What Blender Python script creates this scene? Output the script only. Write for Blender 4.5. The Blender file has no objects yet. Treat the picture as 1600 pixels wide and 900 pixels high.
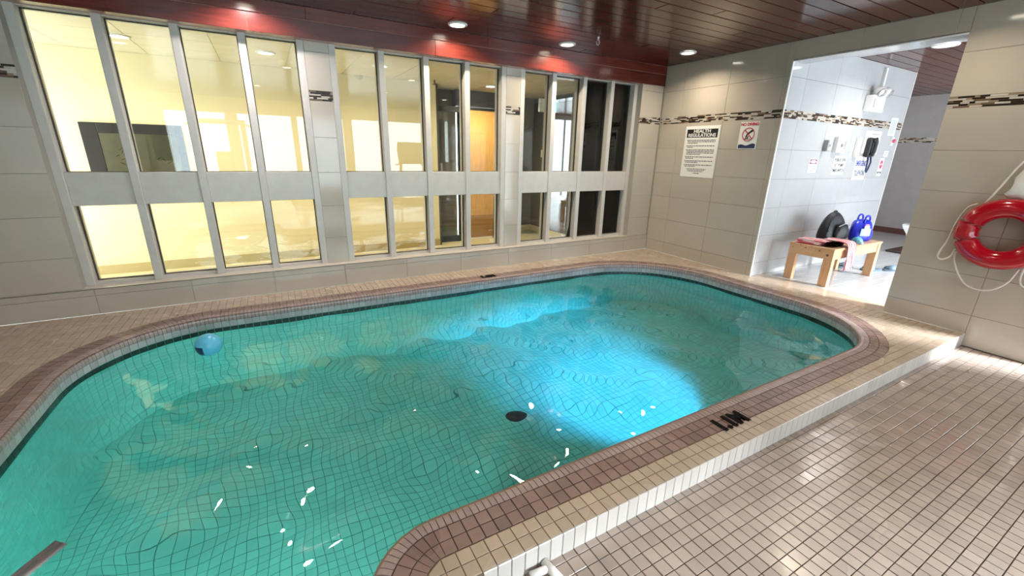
import bpy, math, random
import numpy as np
from mathutils import Matrix, Vector
from mathutils.geometry import tessellate_polygon
random.seed(7)
rng = np.random.default_rng(7)
S = bpy.context.scene
COL = S.collection

# ------------------------------------------------------------------ camera
CAM = np.array([-4.6331, -4.2622, 1.2816]); YAW, PITCH, ROLL, FPX = 0.5169, -0.3120, 0.02326, 657.385
_f = np.array([math.sin(YAW)*math.cos(PITCH), math.cos(YAW)*math.cos(PITCH), math.sin(PITCH)])
_r0 = np.array([math.cos(YAW), -math.sin(YAW), 0.0]); _u0 = np.cross(_r0, _f)
_r = math.cos(ROLL)*_r0 + math.sin(ROLL)*_u0; _u = -math.sin(ROLL)*_r0 + math.cos(ROLL)*_u0
cd = bpy.data.cameras.new('camera'); cam = bpy.data.objects.new('camera', cd); COL.objects.link(cam)
cd.sensor_fit = 'HORIZONTAL'; cd.sensor_width = 36; cd.lens = FPX/1600*36; cd.clip_start = 0.05
cam.matrix_world = Matrix([[_r[0], _u[0], -_f[0], CAM[0]], [_r[1], _u[1], -_f[1], CAM[1]], [_r[2], _u[2], -_f[2], CAM[2]], [0, 0, 0, 1]])
S.camera = cam

def at(u, v, ax, val):                      # photo pixel -> point on the plane  axis = val
    d = _f + _r*(u-800)/FPX + _u*(450-v)/FPX
    t = (val-CAM[ax])/d[ax]
    return CAM + t*d
def project(P):
    d = np.asarray(P, float)-CAM
    z = d@_f
    return 800+FPX*(d@_r)/z, 450-FPX*(d@_u)/z, z

# ------------------------------------------------------------------ world, daylight, exposure
W = bpy.data.worlds.new('world'); S.world = W; W.use_nodes = True
bg = W.node_tree.nodes['Background']; bg.inputs[0].default_value = (0.80, 0.92, 1.0, 1); bg.inputs[1].default_value = 6.8
S.view_settings.view_transform = 'Standard'; S.view_settings.look = 'None'; S.view_settings.gamma = 1
S.view_settings.exposure = 0.45; S.view_settings.use_curve_mapping = False
S.cycles.max_bounces = 10; S.cycles.diffuse_bounces = 4; S.cycles.glossy_bounces = 5
S.cycles.transmission_bounces = 8; S.cycles.transparent_max_bounces = 10
S.cycles.sample_clamp_indirect = 6.0; S.cycles.blur_glossy = 0.5
S.cycles.caustics_refractive = True; S.cycles.caustics_reflective = False

def portal(name, loc, direction, sx, sy):
    l = bpy.data.lights.new(name, 'AREA'); l.shape = 'RECTANGLE'; l.size = sx; l.size_y = sy
    o = bpy.data.objects.new(name, l); COL.objects.link(o)
    o.location = loc; o.rotation_euler = Vector(direction).to_track_quat('-Z', 'Y').to_euler()
    l.cycles.is_portal = True
portal('daylight_rear_windows', (-3.4, -8.02, 1.15), (0, 1, 0), 6.2, 1.8)
portal('daylight_lobby_glazing', (2.78, -6.52, 1.15), (0, 1, 0), 5.0, 2.2)

sl = bpy.data.lights.new('hazy_sun', 'SUN'); sl.energy = 26.0; sl.angle = math.radians(16); sl.color = (.93, .97, 1.0)
so = bpy.data.objects.new('hazy_sun', sl); COL.objects.link(so)
so.rotation_euler = Vector((-.40, 1.0, -.55)).to_track_quat('-Z', 'Y').to_euler()

# ------------------------------------------------------------------ materials
MATS = {}
def nodes(m):
    m.use_nodes = True
    return m.node_tree, m.node_tree.nodes['Principled BSDF']
def mat(name, col, rough=.5, metal=0, var=0.0, noise=0.0, nscale=8, bump=0.0, bscale=60, spec=.5, emit=None, estr=0, alpha=1, coat=0, stretch=(1, 1, 1), rvar=0.0):
    if name in MATS: return MATS[name]
    m = bpy.data.materials.new(name); nt, p = nodes(m); N, L = nt.nodes, nt.links
    p.inputs['Base Color'].default_value = (*col, 1); p.inputs['Roughness'].default_value = rough
    p.inputs['Metallic'].default_value = metal; p.inputs['Specular IOR Level'].default_value = spec
    p.inputs['Coat Weight'].default_value = coat; p.inputs['Coat Roughness'].default_value = .08
    src = None
    if noise or bump or rvar:
        tc = N.new('ShaderNodeNewGeometry')
        mp = N.new('ShaderNodeMapping'); mp.inputs['Scale'].default_value = stretch
        L.new(tc.outputs['Position'], mp.inputs['Vector'])
    if noise or var:
        val = N.new('ShaderNodeValue'); val.outputs[0].default_value = 1.0; cur = val.outputs[0]
        if noise:
            nz = N.new('ShaderNodeTexNoise'); nz.inputs['Scale'].default_value = nscale; nz.inputs['Detail'].default_value = 5
            L.new(mp.outputs[0], nz.inputs['Vector'])
            mr = N.new('ShaderNodeMapRange'); mr.inputs['From Min'].default_value = .25; mr.inputs['From Max'].default_value = .75
            mr.inputs['To Min'].default_value = 1-noise; mr.inputs['To Max'].default_value = 1+noise
            L.new(nz.outputs['Fac'], mr.inputs['Value']); cur = mr.outputs[0]
        if var:
            oi = N.new('ShaderNodeObjectInfo'); ge = N.new('ShaderNodeNewGeometry')
            ad = N.new('ShaderNodeMath'); ad.operation = 'ADD'
            L.new(oi.outputs['Random'], ad.inputs[0]); L.new(ge.outputs['Random Per Island'], ad.inputs[1])
            fr = N.new('ShaderNodeMath'); fr.operation = 'FRACT'; L.new(ad.outputs[0], fr.inputs[0])
            mr2 = N.new('ShaderNodeMapRange'); mr2.inputs['To Min'].default_value = 1-var; mr2.inputs['To Max'].default_value = 1+var
            L.new(fr.outputs[0], mr2.inputs['Value'])
            mu = N.new('ShaderNodeMath'); mu.operation = 'MULTIPLY'; L.new(cur, mu.inputs[0]); L.new(mr2.outputs[0], mu.inputs[1]); cur = mu.outputs[0]
        hs = N.new('ShaderNodeHueSaturation'); hs.inputs['Color'].default_value = (*col, 1)
        L.new(cur, hs.inputs['Value']); L.new(hs.outputs[0], p.inputs['Base Color'])
    if rvar:
        n3 = N.new('ShaderNodeTexNoise'); n3.inputs['Scale'].default_value = 2.3; L.new(mp.outputs[0], n3.inputs['Vector'])
        m3 = N.new('ShaderNodeMapRange'); m3.inputs['From Min'].default_value = .35; m3.inputs['From Max'].default_value = .65
        m3.inputs['To Min'].default_value = max(.02, rough-rvar); m3.inputs['To Max'].default_value = rough+rvar
        L.new(n3.outputs['Fac'], m3.inputs['Value']); L.new(m3.outputs[0], p.inputs['Roughness'])
    if bump:
        n2 = N.new('ShaderNodeTexNoise'); n2.inputs['Scale'].default_value = bscale; n2.inputs['Detail'].default_value = 3
        L.new(mp.outputs[0], n2.inputs['Vector'])
        b = N.new('ShaderNodeBump'); b.inputs['Strength'].default_value = bump; b.inputs['Distance'].default_value = .01
        L.new(n2.outputs['Fac'], b.inputs['Height']); L.new(b.outputs[0], p.inputs['Normal'])
    if emit:
        p.inputs['Emission Color'].default_value = (*emit, 1); p.inputs['Emission Strength'].default_value = estr
    MATS[name] = m
    return m

TILE_W = mat('beige porcelain wall tile', (.49, .435, .365), .10, var=.03, noise=.05, nscale=3, spec=.5)
GROUT_W = mat('wall grout', (.40, .37, .32), .8)
PAINT_F = mat('grey painted window frame', (.56, .53, .49), .38, noise=.05, nscale=14, bump=.05, bscale=40)
GASKET = mat('dark glazing gasket', (.03, .027, .022), .6)
FLOORT = mat('wet beige brown floor tile', (.38, .315, .275), .18, var=.09, noise=.12, nscale=6, rvar=.13, bump=.04, bscale=25)
GROUT_F = mat('dark brown floor grout', (.06, .036, .022), .6, noise=.3, nscale=5)
BEIGET = mat('pale beige deck tile', (.47, .38, .30), .24, var=.08, noise=.08, nscale=8, rvar=.1)
BROWNT = mat('purple brown coping tile', (.24, .16, .14), .30, var=.14, noise=.12, nscale=12, rvar=.08)
NOSET = mat('mauve bullnose coping tile', (.36, .28, .27), .22, var=.10, noise=.08, nscale=20)
GROUT_D = mat('deck grout', (.20, .14, .10), .7)
GROUT_DK = mat('near black coping grout', (.045, .03, .025), .7)
RISERT = mat('pale grey riser tile', (.60, .57, .54), .2, var=.05, noise=.05)
BANDT = mat('grey waterline tile', (.40, .39, .40), .2, var=.12, noise=.1)
POOLT = mat('turquoise pool tile', (.20, .74, .68), .35, var=.06, noise=.10, nscale=1.6)
POOLG = mat('dark teal pool grout', (.045, .30, .27), .6)
WOOD_C = mat('dark mahogany ceiling plank', (.085, .018, .012), .17, var=.30, noise=.45, nscale=5, stretch=(.5, 9, 9), bump=.03, bscale=30, spec=.3)
WOOD_F = mat('mahogany fascia board', (.12, .020, .014), .20, var=.2, noise=.35, nscale=5, stretch=(.6, 9, 9))
WOOD_G = mat('plank groove with painted glint', (.42, .20, .16), .3)  # pale pink puts the light caught by the V-grooves into the colour
CREAM = mat('cream painted wall', (.86, .76, .50), .55, noise=.03, nscale=3)
CREAM_C = mat('cream ceiling', (.74, .68, .50), .6, noise=.06, nscale=6)
DARKW = mat('charcoal wall', (.07, .066, .055), .5, noise=.1)
OLIVE = mat('dark olive panel', (.09, .08, .025), .5, noise=.2)
WHITE = mat('white plastic', (.82, .82, .80), .35)
WHITEP = mat('white enamel sign', (.84, .83, .79), .3)
BLACK = mat('black paint', (.012, .012, .014), .4)
BLACKP = mat('black rubber', (.02, .02, .022), .5)
REDP = mat('sign red', (.55, .02, .05), .4)
NAVY = mat('sign navy', (.02, .03, .10), .4)
BLUEP = mat('sign blue', (.05, .08, .45), .4)
STEEL = mat('brushed steel', (.55, .55, .56), .3, metal=1)
GREYM = mat('grey plastic', (.36, .35, .36), .4)
RINGR = mat('glossy red ring vinyl', (.44, .003, .016), .16, noise=.05, nscale=10, coat=.5)
ROPE = mat('white nylon rope', (.80, .77, .70), .6, bump=.3, bscale=300)
CLOTHW = mat('white crinkled cloth', (.80, .80, .78), .6, bump=.4, bscale=50)
PINE = mat('knotty pine', (.66, .40, .22), .38, noise=.16, nscale=6, stretch=(1, 14, 14))
PINEV = mat('pine upright', (.64, .38, .21), .38, noise=.16, nscale=6, stretch=(14, 14, 1))
KNOT = mat('pine knot', (.16, .06, .03), .4)
DOORW = mat('honey oak door', (.70, .40, .13), .35, noise=.16, nscale=5, stretch=(12, 12, 1))
LOBBYT = mat('pale passage tile', (.45, .46, .47), .09, var=.02, noise=.03)
GREYW = mat('grey passage wall', (.36, .33, .33), .3, noise=.05)
LENS = mat('lit lamp lens', (1, 1, 1), .4, emit=(1, .90, .74), estr=14)
LENSC = mat('lit cool lamp lens', (1, 1, 1), .4, emit=(1, .97, .92), estr=10)
BALL = mat('sky blue ball vinyl', (.12, .50, .74), .25, noise=.04)

def mosaic_mat():
    m = bpy.data.materials.new('mosaic strip tile'); nt, p = nodes(m); N, L = nt.nodes, nt.links
    ge = N.new('ShaderNodeNewGeometry'); cr = N.new('ShaderNodeValToRGB'); cr.color_ramp.interpolation = 'CONSTANT'
    cols = [(0, (.035, .022, .016)), (.22, (.50, .45, .38)), (.50, (.16, .10, .065)), (.66, (.58, .54, .48)), (.80, (.30, .22, .15)), (.88, (.02, .015, .013))]
    e = cr.color_ramp.elements
    e[0].position = 0; e[0].color = (*cols[0][1], 1); e[1].position = cols[1][0]; e[1].color = (*cols[1][1], 1)
    for ps, c in cols[2:]:
        k = e.new(ps); k.color = (*c, 1)
    L.new(ge.outputs['Random Per Island'], cr.inputs[0]); L.new(cr.outputs[0], p.inputs['Base Color']); p.inputs['Roughness'].default_value = .12
    return m
MOSAIC = mosaic_mat()
def glass_mat():
    m = bpy.data.materials.new('clear window glass'); m.use_nodes = True; nt = m.node_tree; N, L = nt.nodes, nt.links
    N.clear(); out = N.new('ShaderNodeOutputMaterial'); mx = N.new('ShaderNodeMixShader'); fr = N.new('ShaderNodeFresnel'); fr.inputs[0].default_value = 1.62
    tr = N.new('ShaderNodeBsdfTransparent'); tr.inputs[0].default_value = (.93, .95, .93, 1); gl = N.new('ShaderNodeBsdfGlossy'); gl.inputs['Roughness'].default_value = .0
    L.new(fr.outputs[0], mx.inputs[0]); L.new(tr.outputs[0], mx.inputs[1]); L.new(gl.outputs[0], mx.inputs[2]); L.new(mx.outputs[0], out.inputs[0])
    return m
GLASS = glass_mat()
def water_mat():
    m = bpy.data.materials.new('pool water'); nt, p = nodes(m); N, L = nt.nodes, nt.links
    p.inputs['Base Color'].default_value = (.86, 1, .98, 1); p.inputs['Transmission Weight'].default_value = 1; p.inputs['IOR'].default_value = 1.333
    p.inputs['Roughness'].default_value = 0.0
    return m
WATER = water_mat()

# ------------------------------------------------------------------ mesh helpers
class MB:
    def __init__(s): s.v = []; s.f = []
    def add(s, vs, fs):
        b = len(s.v); s.v += [tuple(float(c) for c in p) for p in vs]; s.f += [tuple(b+i for i in f) for f in fs]; return s
    def box(s, x0, x1, y0, y1, z0, z1):
        v = [(x, y, z) for z in (z0, z1) for y in (y0, y1) for x in (x0, x1)]
        return s.add(v, [(0, 2, 3, 1), (4, 5, 7, 6), (0, 1, 5, 4), (2, 6, 7, 3), (0, 4, 6, 2), (1, 3, 7, 5)])
    def obox(s, c, ax, ay, az):           # oriented box, half-axis vectors
        c, ax, ay, az = map(np.asarray, (c, ax, ay, az))
        v = [c+i*ax+j*ay+k*az for k in (-1, 1) for j in (-1, 1) for i in (-1, 1)]
        return s.add(v, [(0, 2, 3, 1), (4, 5, 7, 6), (0, 1, 5, 4), (2, 6, 7, 3), (0, 4, 6, 2), (1, 3, 7, 5)])
    def plate(s, poly, m, h0, h1, ch=.0):  # polygon in a plane, map m(u,v,h)
        n = len(poly); c = (sum(p[0] for p in poly)/n, sum(p[1] for p in poly)/n)
        def ins(p):
            d = math.hypot(p[0]-c[0], p[1]-c[1]) or 1
            k = max(0, 1-ch*1.3/d); return (c[0]+(p[0]-c[0])*k, c[1]+(p[1]-c[1])*k)
        if ch:
            vs = [m(*p, h0) for p in poly]+[m(*p, h1-ch) for p in poly]+[m(*ins(p), h1) for p in poly]
            fs = [(i, (i+1) % n, n+(i+1) % n, n+i) for i in range(n)]+[(n+i, n+(i+1) % n, 2*n+(i+1) % n, 2*n+i) for i in range(n)]+[tuple(range(2*n, 3*n))]
        else:
            vs = [m(*p, h0) for p in poly]+[m(*p, h1) for p in poly]
            fs = [(i, (i+1) % n, n+(i+1) % n, n+i) for i in range(n)]+[tuple(range(n, 2*n))]
        return s.add(vs, fs)
    def tube(s, pts, r, seg=8, closed=False, cap=True):
        pts = [Vector(p) for p in pts]; n = len(pts); rings = []
        up = Vector((0, 0, 1))
        for i in range(n):
            a = pts[(i-1) % n] if (i or closed) else pts[0]; b = pts[(i+1) % n] if (i < n-1 or closed) else pts[-1]
            t = (b-a).normalized()
            ref = up if abs(t.dot(up)) < .95 else Vector((1, 0, 0))
            x = t.cross(ref).normalized(); y = x.cross(t).normalized()
            rr = r[i] if isinstance(r, (list, tuple)) else r
            rings.append([pts[i]+x*rr*math.cos(2*math.pi*k/seg)+y*rr*math.sin(2*math.pi*k/seg) for k in range(seg)])
        vs = [p for q in rings for p in q]; fs = []
        for i in range(n if closed else n-1):
            j = (i+1) % n
            for k in range(seg): fs.append((i*seg+k, i*seg+(k+1) % seg, j*seg+(k+1) % seg, j*seg+k))
        if cap and not closed: fs += [tuple(range(seg-1, -1, -1)), tuple(range((n-1)*seg, n*seg))]
        return s.add(vs, fs)
    def lathe(s, prof, c=(0, 0, 0), axis='z', seg=24):
        n = len(prof); vs = []
        for k in range(seg):
            a = 2*math.pi*k/seg
            for r, h in prof:
                p = (r*math.cos(a), r*math.sin(a), h)
                if axis == 'x': p = (h, p[0], p[1])
                if axis == 'y': p = (p[0], h, p[1])
                vs.append((c[0]+p[0], c[1]+p[1], c[2]+p[2]))
        fs = []
        for k in range(seg):
            j = (k+1) % seg
            for i in range(n-1): fs.append((k*n+i, j*n+i, j*n+i+1, k*n+i+1))
        return s.add(vs, fs)
    def build(s, name, m, parent=None, smooth=False, loc=None):
        me = bpy.data.meshes.new(name); me.from_pydata(s.v, [], s.f); me.update()
        if m: me.materials.append(m)
        if smooth: me.shade_smooth()
        return link(name, me, parent, loc)
def link(name, data, parent=None, loc=None):
    o = bpy.data.objects.new(name, data); COL.objects.link(o)
    if parent is not None: o.parent = parent
    if loc is not None: o.location = loc
    return o
def tag(o, label, cat=None, group=None, kind=None):
    o['label'] = label
    if cat: o['category'] = cat
    if group: o['group'] = group
    if kind: o['kind'] = kind
    return o
def thing(name, label, cat, loc=(0, 0, 0), group=None):
    o = link(name, None, None, loc); return tag(o, label, cat, group)
def struct(o, label): return tag(o, label, kind='structure')
def bevel(o, w=.004, n=2):
    b = o.modifiers.new('bevel', 'BEVEL'); b.width = w; b.segments = n; b.limit_method = 'ANGLE'; b.angle_limit = .6; return o
def local(o, par):                # parent without moving (par at a pure translation)
    o.parent = par; o.location = -par.location; return o
MXY = lambda z0: (lambda u, v, h: (u, v, z0+h))          # floor:    u=x v=y
def MYZ(x0, sgn=-1): return (lambda u, v, h: (x0+sgn*h, u, v))    # wall x=const, faces -x
def MXZ(y0, sgn=-1): return (lambda u, v, h: (u, y0+sgn*h, v))    # wall y=const, faces -y
def fld(o): o['kind'] = 'stuff'; return o

# ------------------------------------------------------------------ pool outline
DECK, FLOOR, CEIL, WATERZ, POOLZ = 0.0, -0.098, 2.365, -0.126, -1.16
OUT = [(-5.84, -3.9, .5), (-4.56, -3.9, .3), (-4.56, -3.072, .28), (-.43, -3.072, .75), (-.43, -.45, .95), (-5.84, -.45, .75)]
def make_path():
    P = []
    n = len(OUT)
    for i in range(n):
        p = np.array(OUT[i][:2]); a = np.array(OUT[i-1][:2]); b = np.array(OUT[(i+1) % n][:2]); R = OUT[i][2]
        d0 = (p-a)/np.linalg.norm(p-a); d1 = (b-p)/np.linalg.norm(b-p)
        left = d0[0]*d1[1]-d0[1]*d1[0] > 0
        nin = np.array([-d0[1], d0[0]])*(1 if left else -1)
        c = p-d0*R+nin*R; a0 = math.atan2(*(-nin)[::-1]); N = 40
        for k in range(N+1):
            ang = a0+(1 if left else -1)*(math.pi/2)*k/N
            e = np.array([math.cos(ang), math.sin(ang)])
            P.append((*(c+R*e), *(e if left else -e)))
    return np.array(P)
PATH = make_path()
_q = np.vstack([PATH, PATH[:1]]); SEG = np.concatenate([[0], np.cumsum(np.hypot(*(_q[1:, :2]-_q[:-1, :2]).T))]); LEN = SEG[-1]
def on_path(s, d=0.0):
    s = s % LEN
    x, y, nx, ny = (np.interp(s, SEG, _q[:, k]) for k in range(4)); l = math.hypot(nx, ny)
    return x+nx/l*d, y+ny/l*d
DENSE = []
for i in range(len(_q)-1):
    m_ = max(1, int((SEG[i+1]-SEG[i])/.02))
    for k in range(m_):
        t = k/m_; DENSE.append(_q[i]*(1-t)+_q[i+1]*t)
DENSE = np.array(DENSE)
def sdf(P):                                   # >0 outside the pool
    P = np.atleast_2d(P); out = np.empty(len(P))
    for i in range(0, len(P), 2000):
        d = P[i:i+2000, None, :]-DENSE[None, :, :2]; k = (d**2).sum(2).argmin(1)
        out[i:i+2000] = (d[np.arange(len(k)), k]*DENSE[k, 2:]).sum(1)
    return out
def clip_poly(poly, val):                      # keep val>0
    out = []
    n = len(poly)
    for i in range(n):
        a, b, va, vb = poly[i], poly[(i+1) % n], val[i], val[(i+1) % n]
        if va > 0: out.append(a)
        if (va > 0) != (vb > 0):
            t = va/(va-vb); out.append((a[0]+(b[0]-a[0])*t, a[1]+(b[1]-a[1])*t))
    return out
def pixsize(c, s):                             # how large a tile shows in the photo
    u, v, z = project(c)
    return s/z if (z > .1 and -20 < u < 1620 and -20 < v < 920) else -1
def split_tiles(items, name, m, parent, limit=300, field=None, seen=None):
    """items: (centre, MB).  The largest in view become parts of their own, the rest one mesh."""
    order = sorted(range(len(items)), key=lambda i: -(pixsize(items[i][0], 1) if (seen is None or seen(items[i][0])) else -1))
    rest = MB(); nrest = 0
    for r, i in enumerate(order):
        if r < limit and (pixsize(items[i][0], 1) > 0): items[i][1].build(name, m, parent)
        else: rest.add(items[i][1].v, items[i][1].f); nrest += 1
    if nrest: fld(rest.build(field or name+'_field', m, parent))

# ------------------------------------------------------------------ deck and coping
def fill(outer, hole, z):
    polys = [[Vector((x, y, 0)) for x, y in outer]]
    if hole is not None: polys.append([Vector((x, y, 0)) for x, y in hole])
    flat = [p for q in polys for p in q]
    return [(p.x, p.y, z) for p in flat], [tuple(t) for t in tessellate_polygon(polys)]
XL, YR = -7.4, -8.0
DY = -3.355; DX = -4.22
dk = MB(); deck_poly = [(XL, .0), (0, 0), (0, DY), (DX, DY), (DX, YR), (XL, YR)]
hole = [on_path(s, .004) for s in np.linspace(0, LEN, 260, endpoint=False)]
v, f = fill(deck_poly, hole, -.004); dk.add(v, f)
dk.add([(DX, DY, -.004), (0, DY, -.004), (0, DY, -.2), (DX, DY, -.2)], [(0, 3, 2, 1)])
dk.add([(DX, DY, -.004), (DX, YR, -.004), (DX, YR, -.2), (DX, DY, -.2)], [(0, 1, 2, 3)])
deck = struct(dk.build('floor_pool_deck', GROUT_D), 'raised tiled deck around the pool')
D_NOSE, D_BR = .063, .1725
# bullnose
n = round(LEN/.0262); items = []
prof = [(D_NOSE-.002, -.004), (D_NOSE-.002, .0005), (.03, .001), (.014, -.003), (.004, -.012), (.0, -.025), (.0, -.046)]
for k in range(n):
    s0, s1 = (k+.06)*LEN/n, (k+.94)*LEN/n; b = MB(); vs = []
    for d, z in prof:
        vs += [(*on_path(s0, d), z), (*on_path(s1, d), z)]
    b.add(vs, [(2*i, 2*i+1, 2*i+3, 2*i+2) for i in range(len(prof)-1)] + [tuple(range(0, 2*len(prof), 2)), tuple(range(2*len(prof)-1, 0, -2))])
    items.append(((*on_path((s0+s1)/2, .03), 0), b))
split_tiles(items, 'coping_tile', NOSET, deck)
# dark bed under the bullnose and brown rows
bed = MB(); N = 300; ds = [D_BR-.002, D_NOSE, .012, .005, .005]; zs = [-.0032, -.0032, -.0045, -.012, -.06]; vs = []
for d, z in zip(ds, zs): vs += [(*on_path(LEN*k/N, d), z) for k in range(N)]
bed.add(vs, [(i*N+k, i*N+(k+1) % N, (i+1)*N+(k+1) % N, (i+1)*N+k) for i in range(4) for k in range(N)])
bed.build('coping_bed', GROUT_DK, deck)
# two brown rows
n = round(LEN/.0524); items = []
for row in range(2):
    d0 = D_NOSE+row*(D_BR-D_NOSE)/2; d1 = D_NOSE+(row+1)*(D_BR-D_NOSE)/2
    for k in range(n):
        g = .035; s0, s1 = (k+g)*LEN/n, (k+1-g)*LEN/n
        poly = [on_path(s0, d0+.0018), on_path(s1, d0+.0018), on_path(s1, d1-.0018), on_path(s0, d1-.0018)]
        c = on_path((s0+s1)/2, (d0+d1)/2)
        items.append(((*c, 0), MB().plate(poly, MXY(-.004), 0, .0042+random.uniform(-.0006, .0006), .0010)))
split_tiles(items, 'brown_tile', BROWNT, deck)
# beige tiles
PX, PY, X0 = .0522, .0535, -3.574
xs = np.arange(math.floor((XL-X0)/PX), math.ceil((0-X0)/PX)+1); items = []
cells = [(X0+i*PX, DY+j*PY) for i in xs for j in range(-20, 64)]
cor = np.array([[(x, y), (x+PX, y), (x+PX, y+PY), (x, y+PY)] for x, y in cells])
val = sdf(cor.reshape(-1, 2)).reshape(-1, 4)-D_BR
for (x, y), c4, vv in zip(cells, cor, val):
    if vv.max() < .004 or x > -.012 or y > -.012: continue
    if y < DY-.001 and x+PX > DX: continue
    g = .0016; x0, x1, y0, y1 = max(x, XL)+g, min(x+PX, -.001)-g, y+g, min(y+PY, -.002)-g
    poly = [(x0, y0), (x1, y0), (x1, y1), (x0, y1)]
    if vv.min() < .001:
        poly = clip_poly(poly, list(vv-.0015))
        if len(poly) < 3: continue
    items.append((((x0+x1)/2, (y0+y1)/2, 0), MB().plate(poly, MXY(-.004), 0, .004+random.uniform(-.0004, .0004), .0008)))
split_tiles(items, 'beige_tile', BEIGET, deck)
# riser tiles
for i in range(int((0-DX)/PX)+3):
    x0, x1 = X0+PX*(i-12)+.0013, X0+PX*(i-11)-.0013
    if x1 > 0: x1 = -.002
    if x0 < DX-.01 or x0 > -.01: continue
    MB().plate([(x0, FLOOR-.005), (x1, FLOOR-.005), (x1, -.0005), (x0, -.0005)], MXZ(DY), 0, .006, .0022).build('riser_tile', RISERT, deck)
# depth marks on the deck
def lettering(body, size, m, parent=None, name='lettering', loc=(0, 0, 0), sx=1, bold=0.0, align='CENTER', ext=.0004):
    cu = bpy.data.curves.new(name, 'FONT'); cu.body = body; cu.size = size; cu.align_x = align; cu.align_y = 'CENTER'; cu.extrude = ext; cu.offset = bold
    cu.materials.append(m); tmp = bpy.data.objects.new(name+'_src', cu); me = bpy.data.meshes.new_from_object(tmp); bpy.data.objects.remove(tmp)
    if not me.materials: me.materials.append(m)
    o = fld(bpy.data.objects.new(name, me)); COL.objects.link(o); o.parent = parent; o.location = loc; o.scale = (sx, 1, 1)
    return o
BMARK = mat('black marker vinyl', (.006, .006, .006), .85, spec=.1)
lettering('1.1M', .115, BMARK, deck, 'depth_mark', (-2.745, -3.222, .0050), sx=.95, bold=.007, ext=.0008)
lettering('1.1M', .085, BMARK, deck, 'depth_mark', (-2.71, -.345, .0050), sx=1.0, bold=.008, ext=.0008)

# ------------------------------------------------------------------ lower floor
fl = MB().add([(DX-.02, DY, FLOOR-.004), (0.3, DY, FLOOR-.004), (0.3, YR, FLOOR-.004), (DX-.02, YR, FLOOR-.004)], [(0, 3, 2, 1)])
floor = struct(fl.build('floor', GROUT_F), 'lower floor of small wet beige brown tiles')
shared = MB().plate([(-.0244, -.0241), (.0244, -.0241), (.0244, .0241), (-.0244, .0241)], MXY(0), -.004, 0, .001)
sm = bpy.data.meshes.new('floor_tile'); sm.from_pydata(shared.v, [], shared.f); sm.materials.append(FLOORT)
spots = []
for i in range(-13, 70):
    for j in range(-2, 92):
        x, y = X0+(i+.5)*PX, -3.44-(j+.5)*.0515
        if x < DX or x > -.0 or y > DY-.0: continue
        spots.append((x, y))
spots.sort(key=lambda p: -pixsize((*p, FLOOR), 1))
rest = MB()
for k, (x, y) in enumerate(spots):
    h = random.uniform(-.0007, .0007)
    top = min(.0241, DY-.004-y)
    if k < 300:
        o = link('floor_tile', sm, floor, (x, y, FLOOR+h)); o.rotation_euler = (random.gauss(0, .006), random.gauss(0, .006), random.gauss(0, .004))
    else:
        ax, ay = random.gauss(0, .006), random.gauss(0, .006)
        poly = [(x-.0244, y-.0241), (x+.0244, y-.0241), (x+.0244, y+top), (x-.0244, y+top)]
        rest.plate(poly, lambda u, v, q, x=x, y=y, ax=ax, ay=ay, h=h: (u, v, FLOOR+h+q+(u-x)*ax+(v-y)*ay), -.004, 0, .001)
fld(rest.build('floor_tile_field', FLOORT, floor))

# ------------------------------------------------------------------ pool basin
pb = MB(); N = 260; vs = []
for d, z in ((.006, -.03), (.006, POOLZ-.004)): vs += [(*on_path(LEN*k/N, d), z) for k in range(N)]
pb.add(vs, [(k, N+k, N+(k+1) % N, (k+1) % N) for k in range(N)])
v, f = fill([on_path(LEN*k/N, .006) for k in range(N)], None, POOLZ-.004); pb.add(v, f)
basin = struct(pb.build('pool_basin', POOLG), 'tiled pool basin with turquoise floor')
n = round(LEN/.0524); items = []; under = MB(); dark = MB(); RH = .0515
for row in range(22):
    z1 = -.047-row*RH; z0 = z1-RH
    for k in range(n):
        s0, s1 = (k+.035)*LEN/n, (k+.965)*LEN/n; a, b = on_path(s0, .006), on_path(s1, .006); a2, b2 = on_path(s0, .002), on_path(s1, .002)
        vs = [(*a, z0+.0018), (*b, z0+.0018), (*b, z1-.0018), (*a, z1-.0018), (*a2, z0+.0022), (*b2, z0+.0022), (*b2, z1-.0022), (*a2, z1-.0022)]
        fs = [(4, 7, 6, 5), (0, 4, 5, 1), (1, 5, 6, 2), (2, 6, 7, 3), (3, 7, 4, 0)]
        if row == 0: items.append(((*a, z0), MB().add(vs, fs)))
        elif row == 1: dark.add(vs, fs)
        elif z1 > POOLZ: under.add(vs, fs)
split_tiles(items, 'waterline_tile', BANDT, basin)
fld(dark.build('darkened_row', mat('darkened waterline row', (.018, .04, .034), .25, var=.2), basin))  # dark band along the waterline put into the colour of the second row
fld(under.build('pool_wall_tiles', POOLT, basin))
items = []
cells = [(-5.9+i*.0524, -3.95+j*.0524) for i in range(106) for j in range(68)]
sd = sdf(np.array(cells)+.0262)
for (x, y), d in zip(cells, sd):
    if d > .03: continue
    g = .0017
    items.append(((x+.026, y+.026, POOLZ), MB().plate([(x+g, y+g), (x+.0524-g, y+g), (x+.0524-g, y+.0524-g), (x+g, y+.0524-g)], MXY(POOLZ), -.004, 0, .0)))
split_tiles(items, 'pool_floor_tile', POOLT, basin)
# main drain cover
t = thing('drain_cover', 'black round main drain cover on the pool floor', 'drain', (-3.16, -1.80, POOLZ))
MB().lathe([(.0, .012), (.055, .012), (.072, .006), (.076, 0)], seg=28).build('cover', BLACKP, t, smooth=True)
gr = MB()
for k in range(8):
    a = k*math.pi/4; gr.obox((.035*math.cos(a), .035*math.sin(a), .0125), (.02*math.cos(a), .02*math.sin(a), 0), (-.003*math.sin(a), .003*math.cos(a), 0), (0, 0, .0015))
gr.build('grate', BLACKP, t)
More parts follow.
